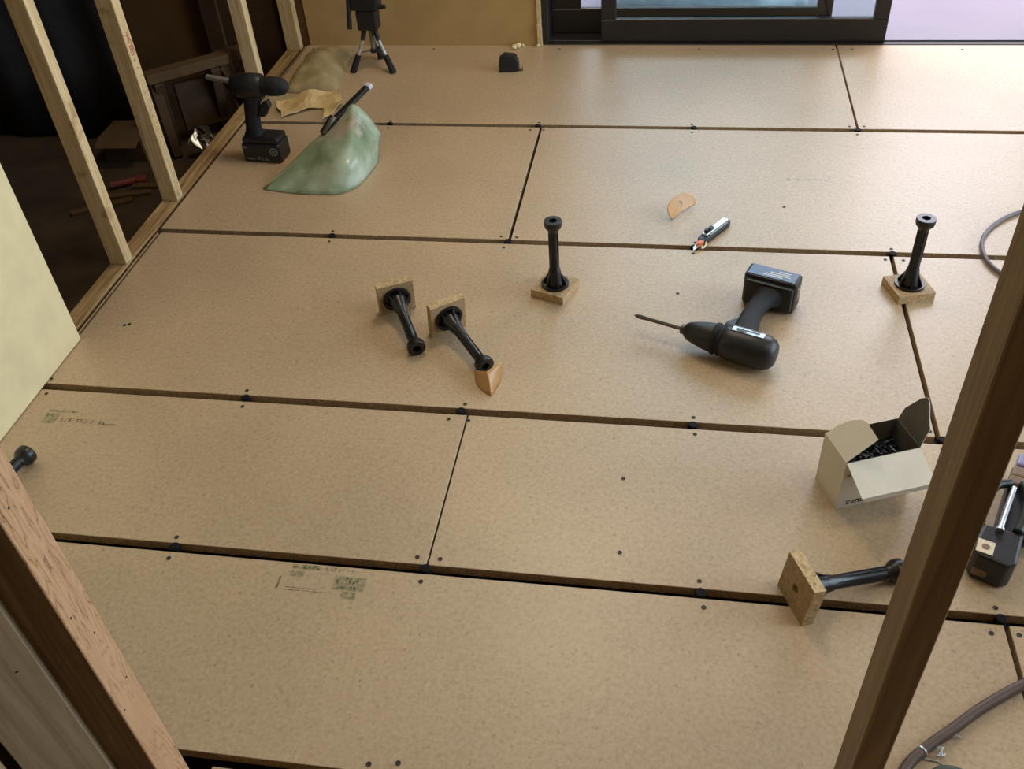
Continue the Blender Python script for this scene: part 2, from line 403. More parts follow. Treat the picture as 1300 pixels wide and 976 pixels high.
for x, y in ((-0.335, 0.612), (-1.295, 1.345 + 0.02), (-1.28, 1.318), (-1.22, 1.56), (-1.21, 1.565), (0.286, 2.16), (0.03, 1.77), (-0.055, 1.19), (-0.05, 1.02)):
    add_screw(x, y)
# printed stamps on the boards (too faded to read)
def stamp(idx_xy, rects, mat):
    x, y = idx_xy
    for o, x0, x1, y0, y1 in PAN:
        if x0 < x < x1 and y0 < y < y1:
            bm = NB()
            for (a, b, c, d) in rects:
                vs = [bm.verts.new((px - o.location.x, py - o.location.y, 0.0005)) for px, py in ((a, c), (b, c), (b, d), (a, d))]
                bm.faces.new(vs)
            ob('printed_stamp', bm, mat, o)['kind'] = 'stuff'; return
def glyphs(x, y, n, wd, ht, gap=0.4):
    out = []
    for k in range(n):
        gx = x + k * wd * (1 + gap); s = wd * 0.22
        out.append((gx, gx + wd, y + ht * 0.42, y + ht * 0.58))
        if random.random() < 0.75: out.append((gx, gx + s, y, y + ht))
        if random.random() < 0.6: out.append((gx + wd - s, gx + wd, y, y + ht))
        if random.random() < 0.6: out.append((gx, gx + wd, y + ht * 0.84, y + ht))
        if random.random() < 0.4: out.append((gx, gx + wd, y, y + ht * 0.16))
    return out
stamp((-1.2, 1.24), [(-1.245, -1.215, 1.232, 1.262)] + [(-1.245, -1.18, 1.266, 1.272)], M['greenink'])
stamp((-1.2, 1.24), glyphs(-1.205, 1.238, 6, 0.012, 0.011) + [(-1.12, -1.08, 1.236, 1.241)], M['darkink'])
stamp((-0.55, 0.92), [(-0.60, -0.55, 0.9285, 0.938), (-0.60, -0.575, 0.912, 0.924), (-0.52, -0.465, 0.893, 0.921), (-0.50, -0.475, 0.877, 0.891)], M['greenink'])
stamp((-0.55, 0.92), glyphs(-0.595, 0.929, 7, 0.011, 0.008) + glyphs(-0.515, 0.908, 3, 0.010, 0.010) + glyphs(-0.505, 0.895, 3, 0.008, 0.009)
      + [(-0.61, -0.525, 0.884, 0.886), (-0.60, -0.54, 0.8895, 0.891), (-0.616, -0.612, 0.884, 0.91)], M['darkink'])
stamp((0.35, 2.30), glyphs(0.30, 2.296, 8, 0.010, 0.008), M['greenink'])

# ------------------------------------------------------------------ left stud wall
bm = NB(); box(bm, -1.377, -1.330, 0.56, 3.18, -0.14, 0.0, 0.001)
wl = structure(ob('wall_left', bm, M['plate']))
def stud(y0, y1, x0=-1.376, x1=-1.331):
    bm = NB(); box(bm, x0, x1, y0, y1, 0.0, 2.34, 0.0012)
    return ob('stud', bm, M['pine'], wl)
stud(1.470, 1.498); stud(1.800, 1.832); s2 = stud(2.109, 2.143); stud(2.790, 2.825); stud(3.146, 3.180, -1.372, -1.322)
bm = NB(); box(bm, -1.331, -1.297, 0.56, 1.502, 0.002, 2.34, 0.001)
ob('wall_board', bm, M['wallboard'], wl)
bm = NB(); box(bm, -1.331, -1.3185, 1.53, 1.79, -0.05, -0.006, 0.001); box(bm, -1.331, -1.3185, 1.84, 3.14, -0.05, -0.006, 0.001)
ob('edge_batten', bm, M['darkbrown'], wl)
# red grade mark and faint printed lines on the second stud's face
bm = NB()
def mark(bm, y0, z0, y1, z1, wd=0.0022):
    d = Vector((0, y1 - y0, z1 - z0)); n_ = Vector((0, -d.z, d.y)).normalized() * wd / 2; x = -1.3304
    a, b = Vector((x, y0, z0)), Vector((x, y1, z1))
    bm.faces.new([bm.verts.new(v) for v in (a - n_, a + n_, b + n_, b - n_)])
for a in ((2.118, .452, 2.136, .450), (2.127, .460, 2.126, .432), (2.127, .447, 2.117, .434), (2.127, .447, 2.137, .434),
          (2.118, .425, 2.136, .425), (2.119, .417, 2.135, .416), (2.120, .425, 2.119, .405), (2.135, .425, 2.136, .404), (2.127, .424, 2.127, .406), (2.118, .404, 2.136, .403)):
    mark(bm, *a)
ob('red_mark', bm, M['redink'], s2, label='red grade mark')
bm = NB(); z = 0.39
for k in range(17):
    for q in range(3):
        y = 2.119 + random.random() * 0.015; L = random.uniform(.004, .010)
        if random.random() < .5: mark(bm, y - L / 2, z - q * .005, y + L / 2, z - q * .005, .0016)
        else: mark(bm, y, z - L / 2, y, z + L / 2, .0016)
    z -= 0.021
ob('printed_marks', bm, M['brownink'], s2)['kind'] = 'stuff'

# ------------------------------------------------------------------ back wall, door, right wall, ceiling
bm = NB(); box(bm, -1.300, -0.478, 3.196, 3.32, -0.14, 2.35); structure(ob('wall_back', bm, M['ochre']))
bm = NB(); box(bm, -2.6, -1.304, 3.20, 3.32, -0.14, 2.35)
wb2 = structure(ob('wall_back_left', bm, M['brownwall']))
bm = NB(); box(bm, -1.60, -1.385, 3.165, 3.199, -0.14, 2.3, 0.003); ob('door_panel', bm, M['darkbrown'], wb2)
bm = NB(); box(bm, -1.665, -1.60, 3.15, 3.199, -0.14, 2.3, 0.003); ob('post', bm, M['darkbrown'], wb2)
bm = NB(); box(bm, 1.405, 2.40, 3.20, 3.32, -0.14, 2.35); box(bm, -0.478, 1.405, 3.20, 3.32, 1.99, 2.35)
structure(ob('wall_back_right', bm, M['ochre']))
bm = NB(); box(bm, 2.338, 2.46, -1.6, 0.6, -0.14, 2.35); box(bm, 2.338, 2.46, 3.0, 3.32, -0.14, 2.35)
box(bm, 2.338, 2.46, 0.6, 3.0, -0.14, 0.10); box(bm, 2.338, 2.46, 0.6, 3.0, 2.0, 2.35)
structure(ob('wall_right', bm, M['ochre']))
bm = NB()
for y0, y1, z0, z1 in ((0.6, 0.64, .10, 2.0), (2.96, 3.0, .10, 2.0), (1.78, 1.82, .14, 1.96), (0.64, 2.96, .10, .14), (0.64, 2.96, 1.96, 2.0)): box(bm, 2.36, 2.42, y0, y1, z0, z1, .002)
wn = structure(ob('added_window_1', bm, M['frame']))  # added unseen window, brings sky light in from the right
for y0, y1 in ((0.64, 1.78), (1.82, 2.96)):
    bm = NB(); box(bm, 2.388, 2.393, y0, y1, .14, 1.96); ob('pane', bm, M['glass'], wn)
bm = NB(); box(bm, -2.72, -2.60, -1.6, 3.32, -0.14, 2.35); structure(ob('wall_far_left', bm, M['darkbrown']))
bm = NB(); box(bm, -2.72, 2.46, -1.72, -1.60, -0.14, 2.35); structure(ob('wall_front', bm, M['ochre']))
bm = NB(); box(bm, -2.72, 2.46, -1.72, 3.32, 2.35, 2.45); structure(ob('ceiling', bm, M['white']))
# crumbling plaster edge beside the door frame
bm = NB(); z = 0.0
while z < 2.0:
    h = random.uniform(.012, .03); d = random.uniform(0, .006)
    box(bm, -0.4775, -0.462 + random.uniform(-.003, .001), 3.190 - d, 3.21, z, z + h, 0.001); z += h
structure(ob('trim_1', bm, M['pine']))
bm = NB()
for k in range(7):
    s = random.uniform(.006, .013); x, y = random.uniform(-.56, -.47), random.uniform(3.165, 3.19)
    t = bmesh.new(); bmesh.ops.create_icosphere(t, subdivisions=1, radius=s)
    for v in t.verts: v.co *= random.uniform(.7, 1.2)
    join(bm, t, T(x, y, s * .55) @ Matrix.Scale(.8, 4))
tag(ob('plaster_crumbs', bm, M['wallboard']), 'pale plaster crumbs fallen on the floor at the wall corner beside the black door frame', 'rubble')
bpy.data.objects['plaster_crumbs']['kind'] = 'stuff'

door = structure(thing('door_1', 'dark framed sliding balcony door', 'door', (0.47, 3.26, 0)))
del door['label']; del door['category']
D = lambda x: x - 0.47
bm = NB()
box(bm, D(-0.462), D(-0.440), -0.056, 0.10, -0.03, 1.99, .002); box(bm, D(1.383), D(1.404), -0.056, 0.10, -0.03, 1.99, .002)
box(bm, D(-0.440), D(1.383), -0.056, 0.10, 1.955, 1.99, .002)
ob('door_frame', bm, M['frame'], door)
bm = NB(); box(bm, D(-0.46), D(1.40), -0.058, -0.030, -0.05, 0.0015, .001); box(bm, D(-0.46), D(0.664), -0.0302, 0.10, -0.05, 0.0015); box(bm, D(-0.44), D(1.383), -.032, -.028, 0.0, .005, .001)
ob('threshold', bm, M['frame'], door)
bm = NB(); box(bm, D(0.664), D(1.40), -0.0295, 0.105, -0.05, -0.0005)
ob('outer_sill', bm, M['balcony'], door)
def sash(x0, x1, y0, y1, rail, st0, st1, hz):
    bm = NB()
    box(bm, D(x0), D(x1), y0, y1, .003, .003 + rail, .002)
    r = ob('bottom_rail', bm, M['frame'], door)
    bm = NB(); box(bm, D(x0), D(x1), y0, y1, hz - .05, hz, .002); ob('top_rail', bm, M['frame'], door)
    for a, b in ((x0, x0 + st0), (x1 - st1, x1)):
        bm = NB(); box(bm, D(a), D(b), y0, y1, .003 + rail, hz - .05, .002); ob('stile', bm, M['frame'], door)
    bm = NB(); ym = (y0 + y1) / 2
    box(bm, D(x0 + st0), D(x1 - st1), ym - .0025, ym + .0025, .003 + rail, hz - .05)
    ob('pane', bm, M['glass'], door)
    bm = NB(); box(bm, D(x0 + st0), D(x1 - st1), y0 - .0012, y0 + .004, .003 + rail - .002, .003 + rail + .003, .0005)
    ob('glazing_bead', bm, M['darksteel'], r)
sash(-0.262, 0.668, -0.040, -0.010, 0.074, .050, .046, 1.952)
sash(-0.440, 0.500, 0.040, 0.068, 0.082, .10, .050, 1.952)

# balcony
bm = NB(); box(bm, -4, 5, 3.365, 5.2, -0.10, -0.03); structure(ob('balcony_floor', bm, M['balcony']))
bm = NB(); box(bm, -4, 5, 3.33, 4.2, 2.36, 2.5); structure(ob('added_overhang', bm, M['white']))  # unseen overhang, added to cut high sky light on the far boards
bm = NB(); box(bm, -4, 5, 5.2, 5.32, -0.1, 1.1); structure(ob('wall_balcony', bm, M['balcony']))
# blue sheet bunched on the balcony behind the glass
grid = []
for i in range(9):
    row = []
    for j in range(26):
        x = -0.28 + j * 0.029; y = 3.46 + i * 0.045
        z = 0.02 + 0.13 * math.sin(math.pi * i / 8) * (0.6 + 0.7 * noise.noise((x * 5, y * 5, 1.3))) + 0.02 * noise.noise((x * 20, y * 20, 5))
        row.append((x, y, max(z - .03, -.027)))
    grid.append(row)
bm = NB(); sheet(bm, grid, .001)
tag(ob('blue_tarp', bm, M['tarp'], smooth=True), 'crumpled pale blue plastic sheet bunched on the balcony behind the glass', 'sheet')

# housings for the added fill lamps
for lx, ly, lab in ((-0.35, 2.45, 'added round fill lamp above the far left of the board floor'), (1.15, 0.95, 'added round fill lamp above the near right of the board floor')):
    lamp = thing('fill_lamp', lab, 'lamp', (lx, ly, 2.35), 0, 'added fill lamps')
    bm = NB(); lathe(bm, [(0, .28), (-.03, .28), (-.05, .27), (-.05, .258), (-.03, .258)], 32); ob('fill_housing', bm, M['white'], lamp)

# ------------------------------------------------------------------ dark room beyond the studs
grid = [[(-2.55 + j * 0.0425, 2.74 + 0.012 * math.sin(j * 1.3) + 0.01 * noise.noise((j * .4, i, 0)), -0.138 + i * 0.24) for j in range(20)] for i in range(10)]
bm = NB(); sheet(bm, grid, .002)
tag(ob('black_sheet', bm, M['blackfilm'], smooth=True), 'black plastic sheet hanging in the dark room behind the studs', 'sheet')
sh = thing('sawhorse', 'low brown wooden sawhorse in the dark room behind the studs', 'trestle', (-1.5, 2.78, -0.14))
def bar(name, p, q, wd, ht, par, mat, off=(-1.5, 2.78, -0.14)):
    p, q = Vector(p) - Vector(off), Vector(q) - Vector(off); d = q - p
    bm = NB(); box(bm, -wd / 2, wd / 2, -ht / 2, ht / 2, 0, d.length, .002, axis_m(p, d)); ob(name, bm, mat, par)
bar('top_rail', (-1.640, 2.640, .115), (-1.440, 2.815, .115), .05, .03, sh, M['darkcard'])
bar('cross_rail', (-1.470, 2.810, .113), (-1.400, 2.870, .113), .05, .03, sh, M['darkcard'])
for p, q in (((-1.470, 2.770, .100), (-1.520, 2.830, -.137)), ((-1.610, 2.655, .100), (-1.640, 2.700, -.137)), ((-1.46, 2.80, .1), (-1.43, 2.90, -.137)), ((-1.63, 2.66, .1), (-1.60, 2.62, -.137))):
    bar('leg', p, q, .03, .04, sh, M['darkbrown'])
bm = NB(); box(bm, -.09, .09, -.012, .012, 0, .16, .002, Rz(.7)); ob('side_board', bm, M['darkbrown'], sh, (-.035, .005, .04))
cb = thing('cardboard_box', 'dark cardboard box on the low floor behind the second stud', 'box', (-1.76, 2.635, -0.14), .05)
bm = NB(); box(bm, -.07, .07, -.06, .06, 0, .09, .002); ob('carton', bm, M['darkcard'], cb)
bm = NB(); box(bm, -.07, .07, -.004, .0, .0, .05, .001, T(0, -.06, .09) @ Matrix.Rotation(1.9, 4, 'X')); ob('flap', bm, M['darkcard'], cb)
bm = NB()
for k in range(22):
    c = Vector((random.uniform(-.03, .03), random.uniform(-.02, .02), random.uniform(.022, .075)))
    vs = [bm.verts.new(c + Vector((random.uniform(-.022, .022), random.uniform(-.020, .020), random.uniform(-.02, .035)))) for _ in range(4)]
    bm.faces.new(vs[:3]); bm.faces.new((vs[1], vs[3], vs[2]))
tag(ob('foil_scrap', bm, M['foil'], loc=(-1.49, 2.63, -.14)), 'bright crumpled silver foil lying in the dark beside the board floor', 'foil')
bm = NB(); rod(bm, (-.05, 0, .012), (.03, .01, .012), .011, 10); box(bm, .03, .06, -.008, .022, .002, .022, .003)
tag(ob('red_screwdriver', bm, M['red'], loc=(-1.68, 2.42, -.14), rot=(0, 0, .4)), 'small dull red tool among debris on the dark floor', 'tool')
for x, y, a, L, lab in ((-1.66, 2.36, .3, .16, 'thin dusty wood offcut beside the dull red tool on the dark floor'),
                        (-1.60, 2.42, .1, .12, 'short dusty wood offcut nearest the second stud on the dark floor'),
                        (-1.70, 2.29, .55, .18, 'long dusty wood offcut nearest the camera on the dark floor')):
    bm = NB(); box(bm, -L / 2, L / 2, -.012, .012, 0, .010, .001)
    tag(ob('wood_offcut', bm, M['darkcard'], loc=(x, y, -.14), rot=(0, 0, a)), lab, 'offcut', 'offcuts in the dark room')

# ------------------------------------------------------------------ near posts around the opening where the camera stands
pr = thing('timber_post', 'tall brown timber post in the right foreground with dark front face', 'post', (0.2275, 0.5225, 0))
bm = NB(); box(bm, -.015, .015, -.0225, .0225, 0.0008, 2.349, .0012); ob('stud', bm, M['postdark'], pr)
p2 = thing('timber_post', 'pinkish timber post with wavy dark grain at the lower left corner', 'post', (-0.638, 0.5225, -0.14))
bm = NB(); box(bm, -.032, .0, -.0225, .0225, 0, 2.489, .0012); ob('rear_stud', bm, M['postdark'], p2)
bm = NB(); box(bm, .0005, .032, -.0225, .0225, 0, 2.489, .0012)
bm.normal_update()
for f in bm.faces: f.material_index = 1 if f.normal.x > 0.3 else 0
so = ob('front_stud', bm, [M['postdark'], M['pinkwood']], p2)
bm = NB(); lathe(bm, [(0, .0016), (.0004, .0016)], 8, axis_m((0, 0, 0), (1, 0, 0)))
nail0 = ob('nail', bm, M['hole'], so, (.0319, -.012, .59))
for y, zz in ((.004, .40), (-.006, .62), (.01, .30), (-.016, .27)):
    c = nail0.copy(); C.objects.link(c); c.parent = so; c.location = (.0319, y, zz + .14)
pk = thing('timber_plank', 'grey brown plank with small dark knots at the extreme lower left beside the pinkish post', 'plank', (-0.661, 0.4972, -0.14), math.radians(-143))
bm = NB(); box(bm, 0, .078, 0, .018, 0, 2.489, .001); ob('board', bm, M['plank'], pk)
bm = NB(); lathe(bm, [(0, .0018), (.0004, .0014)], 8, axis_m((0, 0, 0), (0, 1, 0)))
knot0 = ob('knot', bm, M['hole'], pk, (.012, .018, .76))
for x, zz in ((.03, .50), (.022, .40), (.045, .56), (.016, .75)):
    c = knot0.copy(); C.objects.link(c); c.parent = pk; c.location = (x, .018, zz + .14)
pk2 = thing('timber_plank', 'paler plank edge filling the bottom left corner of the view', 'plank', (-0.732, 0.435, -0.14), math.radians(-143))
bm = NB(); box(bm, 0, .06, 0, .018, 0, 2.489, .001); ob('board', bm, M['plank'], pk2)

# ------------------------------------------------------------------ floor support pedestals
def block_mesh(h=0.041, t=0.020, hr=0.0085):
    bm = bmesh.new(); n = 24
    def sq(a):
        c, s = math.cos(a), math.sin(a); m = h / max(abs(c), abs(s)); return (c * m, s * m)
    an = [2 * math.pi * k / n for k in range(n)]
    o0 = [bm.verts.new((*sq(a), 0)) for a in an]; o1 = [bm.verts.new((*sq(a), t)) for a in an]
    i0 = [bm.verts.new((hr * math.cos(a), hr * math.sin(a), 0)) for a in an]; i1 = [bm.verts.new((hr * math.cos(a), hr * math.sin(a), t * .9)) for a in an]
    for k in range(n):
        j = (k + 1) % n
        f = bm.faces.new((o0[k], o0[j], o1[j], o1[k])); f.material_index = 1
        bm.faces.new((o0[j], o0[k], i0[k], i0[j])); f = bm.faces.new((i0[k], i1[k], i1[j], i0[j])); f.material_index = 1
    bm.faces.new(o1); bm.faces.new(i1)
    return bm
def leg_mesh():
    bm = NB()
    # flange ring with spokes, cone, stem
    t = bmesh.new(); seg = 28; rings = []
    for z, r in ((.020, .0255), (.020, .0315), (.0255, .0315), (.0255, .0255)):
        rings.append([t.verts.new((r * math.cos(2 * math.pi * k / seg), r * math.sin(2 * math.pi * k / seg), z)) for k in range(seg)])
    for a, b in zip(rings, rings[1:] + rings[:1]):
        for k in range(seg): t.faces.new((a[k], a[(k + 1) % seg], b[(k + 1) % seg], b[k]))
    join(bm, t)
    lathe(bm, [(.020, .021), (.026, .0205), (.036, .0175), (.050, .0150), (.062, .0132), (.064, .0118), (.110, .0102), (.160, .0096)], 20)
    for k in range(6):
        a = k * math.pi / 3 + .2
        poly = [(.017, .0202), (.028, .0202), (.028, .0252), (.0125, .056), (.010, .056)]
        t = bmesh.new()
        for (u, v) in poly: pass
        prism(bm, [(p, q) for p, q in poly], -.0013, .0013, Rz(a) @ Matrix(((1, 0, 0, 0), (0, 0, -1, 0), (0, 1, 0, 0), (0, 0, 0, 1))))
        t.free()
    for k in range(8):
        a = k * math.pi / 4
        box(bm, .0095, .0115, -.0008, .0008, .064, .160, 0, Rz(a))
    return bm
def cap_mesh():
    bm = NB(); seg = 24
    prof = [(.158, .0105), (.166, .013), (.172, .0185), (.178, .0200), (.187, .0200), (.188, .0192)]
    lathe(bm, prof, seg, cap=False)
    # top annulus with hex recess
    t = bmesh.new()
    o = [t.verts.new((.0192 * math.cos(2 * math.pi * k / seg), .0192 * math.sin(2 * math.pi * k / seg), .188)) for k in range(seg)]
    def hx(a):
        a6 = (a % (math.pi / 3)) - math.pi / 6; r = .0095 / math.cos(a6) * math.cos(math.pi / 6); return (r * math.cos(a), r * math.sin(a))
    i0 = [t.verts.new((*hx(2 * math.pi * k / seg), .188)) for k in range(seg)]; i1 = [t.verts.new((*hx(2 * math.pi * k / seg), .172)) for k in range(seg)]
    for k in range(seg):
        j = (k + 1) % seg; t.faces.new((o[k], o[j], i0[j], i0[k])); t.faces.new((i0[k], i0[j], i1[j], i1[k]))
    t.faces.new(i1); join(bm, t)
    return bm
def frame(p, z, x):
    z = Vector(z).normalized(); x = Vector(x); x = (x - x.dot(z) * z).normalized(); y = z.cross(x)
    return Matrix(((x.x, y.x, z.x, p[0]), (x.y, y.y, z.y, p[1]), (x.z, y.z, z.z, p[2]), (0, 0, 0, 1)))
PG = 'black floor support pedestals on square board blocks'
ped = thing('support_pedestal', 'black support pedestal standing upright on its board block near the middle seam', 'pedestal', (-0.247, 1.760, 0), math.radians(-21), PG)
ob('base_block', block_mesh(), [M['block'], M['block_edge']], ped)
ob('leg', leg_mesh(), M['blackplastic'], ped, auto=35)
ob('cap', cap_mesh(), M['blackplastic'], ped, auto=35)
def ped_copy(label, mat):
    r = ped.copy(); C.objects.link(r); r.matrix_world = mat; r['label'] = label
    for ch in list(ped.children):
        c = ch.copy(); C.objects.link(c); c.parent = r
    return r
ped_copy('black support pedestal standing upright on its board block beside the grey cable at right', T(.530, 1.812, 0) @ Rz(math.radians(17)))
def lying(face_mid, e, label, h=0.041, tilt=7.1):
    e = Vector(e).normalized(); n_ = Vector((e.y, -e.x, 0))
    a = math.radians(tilt); z = n_ * math.cos(a) - Vector((0, 0, 1)) * math.sin(a)
    up = Vector((0, 0, 1)) * math.cos(a) + n_ * math.sin(a)
    fc = Vector((*face_mid, 0.0004)) + up * h       # centre of the leg-side face, resting on its lower front edge
    return ped_copy(label, frame(fc - z * .020, z, e))
lying((-.593, 1.656), (.88, .47, 0), 'black support pedestal lying on its side, left of the pair, with a bare cap')
lying((-.462, 1.594), (.785, .62, 0), 'black support pedestal lying on its side with brown paper at its tip')
z = Vector((.919, .385, -.124)).normalized()
ped_copy('black support pedestal lying in front of the white carton, its drilled block facing left',
         frame(Vector((.2195, .9415, .0004)) + Vector((0, 0, 1)).cross(Vector((0, 0, 0))) + (Vector((0, 0, 1)) - Vector((0, 0, 1)).dot(z) * z).normalized() * .041 + z * .0025, z, (.41, -.91, 0)))
z4 = Vector((.05, 1, -.124)).normalized()
ped_copy('black support pedestal lying mostly hidden behind the pinkish post, only its cap in view',
         frame(Vector((-1.204, 1.128, .0205)) - z4 * .188, z4, (1, 0, 0)))

# brown release paper on the tip and a loose piece with a punched hole
bm = NB()
g = []
base = [[(-.377, 1.446, .020), (-.366, 1.436, .028), (-.350, 1.4275, .0345), (-.346, 1.4265, .036), (-.338, 1.438, .036), (-.3196, 1.4611, .034)],
        [(-.374, 1.434, .010), (-.360, 1.420, .015), (-.342, 1.409, .018), (-.338, 1.408, .019), (-.331, 1.424, .018), (-.3193, 1.4524, .016)],
        [(-.370, 1.424, .001), (-.356, 1.406, .001), (-.337, 1.392, .001), (-.333, 1.391, .001), (-.328, 1.410, .001), (-.322, 1.437, .002)]]
sheet(bm, base, .0008, sub=3)
tag(ob('paper_scrap', bm, M['kraft'], smooth=True), 'curled glossy brown paper piece wrapped on the tip of a lying pedestal', 'paper')
bm = NB(); L, W, hr, ns = .052, .021, .0065, 40
def bend(u, v):
    # u along the strip, v across; ends droop to the floor, sheet leans back
    s = u / L; lift = .013 * (1 - s * s)
    x = u; y = v * .62 + .004 * s; z_ = .0165 + v * .74 + lift * .4 - .004 * (1 - abs(s)) * 0
    return (x, y - .01 * s * s, max(z_, .0006))
rings = []
for q in range(7):
    ring = []
    for k in range(ns):
        a = 2 * math.pi * k / ns; c, s = math.cos(a), math.sin(a)
        mo = 1.0 / ((abs(c) / L) ** 4 + (abs(s) / W) ** 4) ** .25
        r = hr + (mo - hr) * q / 6
        ring.append(Vector(bend(r * c, r * s)))
    rings.append(ring)
sheet(bm, rings, .0008, closed=True)
tag(ob('paper_scrap', bm, M['kraft'], loc=(.024, 2.126, 0), rot=(0, 0, math.radians(50)), smooth=True), 'loose arched brown paper piece with a punched round hole near the cutter', 'paper')

# ------------------------------------------------------------------ utility cutter
d = Vector((.144 - .053, 2.070 - 1.938)); ang = math.atan2(d.y, d.x)
cu = thing('utility_cutter', 'open silver and black utility cutter with orange nose lying across the seam', 'cutter', (.060, 1.947, 0), ang)
bm = NB(); prism(bm, [(.035, -.010), (.05, -.012), (.13, -.0115), (.148, -.009), (.152, 0), (.148, .009), (.13, .0115), (.05, .012), (.035, .010)], .001, .015, bev=.002)
ob('body', bm, M['toolblack'], cu)
bm = NB(); box(bm, .052, .146, -.004, .0105, .0148, .019, .0015); ob('side_plate', bm, M['silver'], cu)
bm = NB(); box(bm, .06, .135, -.009, -.0065, .0148, .018, .0008); ob('rail', bm, M['steel'], cu)
bm = NB(); box(bm, .070, .088, -.002, .009, .0185, .026, .002); lathe(bm, [(.0, .006), (.009, .005)], 12, T(.063, .004, .0185)); ob('slider', bm, M['toolblack'], cu)
bm = NB(); prism(bm, [(.012, -.002), (.020, -.008), (.045, -.010), (.045, .004), (.02, .002)], .004, .014, bev=.001); ob('nose', bm, M['orange'], cu)
bm = NB(); prism(bm, [(-.006, -.007), (.020, -.009), (.020, .003), (.006, .001)], .0065, .0075); ob('blade', bm, M['silver'], cu)
bm = NB(); tube(bm, [(.042, -.010, .008), (.03, -.017, .006), (.018, -.016, .004), (.026, -.010, .004)], .0022, 8); ob('hook', bm, M['cream'], cu)

# ------------------------------------------------------------------ drill lying in the middle
dd = Vector((-.93, .368, 0)).normalized()
dr = thing('impact_driver', 'black cordless driver with a long bit lying on its side mid floor', 'power tool', (.229, 1.517, 0), math.atan2(dd.y, dd.x))
AX = Matrix(((0, 0, 1, 0), (0, 1, 0, 0), (-1, 0, 0, .039), (0, 0, 0, 1)))   # lathe z -> local x
def tool_body(par, Mx):
    bm = NB(); lathe(bm, [(0, .012), (.002, .022), (.008, .030), (.020, .0355), (.05, .037), (.095, .036), (.108, .0345), (.112, .032)], 28, Mx); o = ob('motor_housing', bm, M['toolblack'], par, auto=40)
    bm = NB(); lathe(bm, [(.112, .033), (.117, .034), (.119, .031), (.123, .031), (.125, .034), (.131, .0335), (.133, .031)], 28, Mx); ob('collar', bm, M['rubber'], par, auto=40)
    bm = NB(); lathe(bm, [(.133, .031), (.150, .029), (.172, .024), (.186, .0195), (.192, .016), (.196, .012)], 24, Mx); ob('nose_cone', bm, M['toolblack'], par, auto=40)
    return o
mh = tool_body(dr, AX)
bm = NB(); lathe(bm, [(.192, .0042), (.285, .0042), (.29, .0050), (.300, .0050), (.308, .0028), (.311, .001)], 6, AX); ob('bit', bm, M['darksteel'], dr)
bm = NB(); lathe(bm, [(.190, .011), (.203, .011), (.205, .008)], 16, AX); ob('bit_sleeve', bm, M['darksteel'], dr)
# grip: from the body across (-y local) to the battery
def grip(par, name='grip'):
    bm = NB(); secs = [(-.02, .080, .030, .026), (-.05, .082, .026, .021), (-.09, .088, .022, .018), (-.13, .090, .020, .0175), (-.165, .086, .022, .019), (-.186, .080, .034, .026)]
    rings = []; seg = 20
    for y, cx, hx, hz in secs:
        rings.append([bm.verts.new((cx + hx * math.copysign(abs(math.cos(a)) ** .75, math.cos(a)), y, .039 + hz * math.copysign(abs(math.sin(a)) ** .75, math.sin(a)))) for a in [2 * math.pi * k / seg for k in range(seg)]])
    for a, b in zip(rings, rings[1:]):
        for k in range(seg): bm.faces.new((a[k], a[(k + 1) % seg], b[(k + 1) % seg], b[k]))
    bm.faces.new(rings[0]); bm.faces.new(rings[-1][::-1])
    return ob(name, bm, M['rubber'], par, auto=50)
grip(dr)
bm = NB(); prism(bm, [(.104, -.040), (.128, -.044), (.124, -.056), (.112, -.072), (.104, -.076)], .029, .049, bev=.003); ob('trigger', bm, M['toolblack'], dr)
def battery(par, x0, x1, y0, y1, z0, z1):
    bm = NB(); box(bm, x0, x1, y0, y1, z0, z1, .006); o = ob('battery', bm, M['toolblack'], par)
    return o
bt = battery(dr, .026, .142, -.240, -.194, .0006, .078)
bm = NB(); box(bm, .030, .136, -.196, -.183, .008, .070, .004); ob('battery_mount', bm, M['toolblack'], dr)
bm = NB(); box(bm, .033, .135, -.236, -.198, .0775, .0788, .0004); lb = ob('battery_label', bm, M['bluelabel'], bt, label='blue grey label panel')
bm = NB()
for y, a, b in ((-.212, .045, .100), (-.219, .050, .092), (-.206, .062, .104), (-.226, .048, .075)): box(bm, a, b, y - .0018, y + .0018, .0786, .0791)
ob('label_print', bm, M['whiteprint'], bt)['kind'] = 'stuff'
bm = NB(); box(bm, .040, .120, -.1945, -.1925, .060, .066, .0006); box(bm, .1415, .1432, -.228, -.206, .030, .052, .0008); box(bm, .0245, .0265, -.228, -.206, .030, .060, .0008); ob('latch', bm, M['steel'], bt)
# name plate wrapped on the upper side of the housing
t = []
for a in (66, 76, 86, 97):
    t.append([(s, -.0375 * math.cos(math.radians(a)), .039 + .0375 * math.sin(math.radians(a))) for s in (.030, .05, .07, .096)])
bm = NB(); sheet(bm, t, .001); ob('name_plate', bm, M['silver'], mh)
bm = NB()
for a, s0, s1 in ((74, .040, .060), (84, .040, .088), (92, .066, .086)):
    q = []
    for da in (-2.5, 2.5): q.append([(s, -.0384 * math.cos(math.radians(a + da)), .039 + .0384 * math.sin(math.radians(a + da))) for s in (s0, s1)])
    sheet(bm, q, .0003)
ob('plate_print', bm, M['toolblack'], mh)['kind'] = 'stuff'

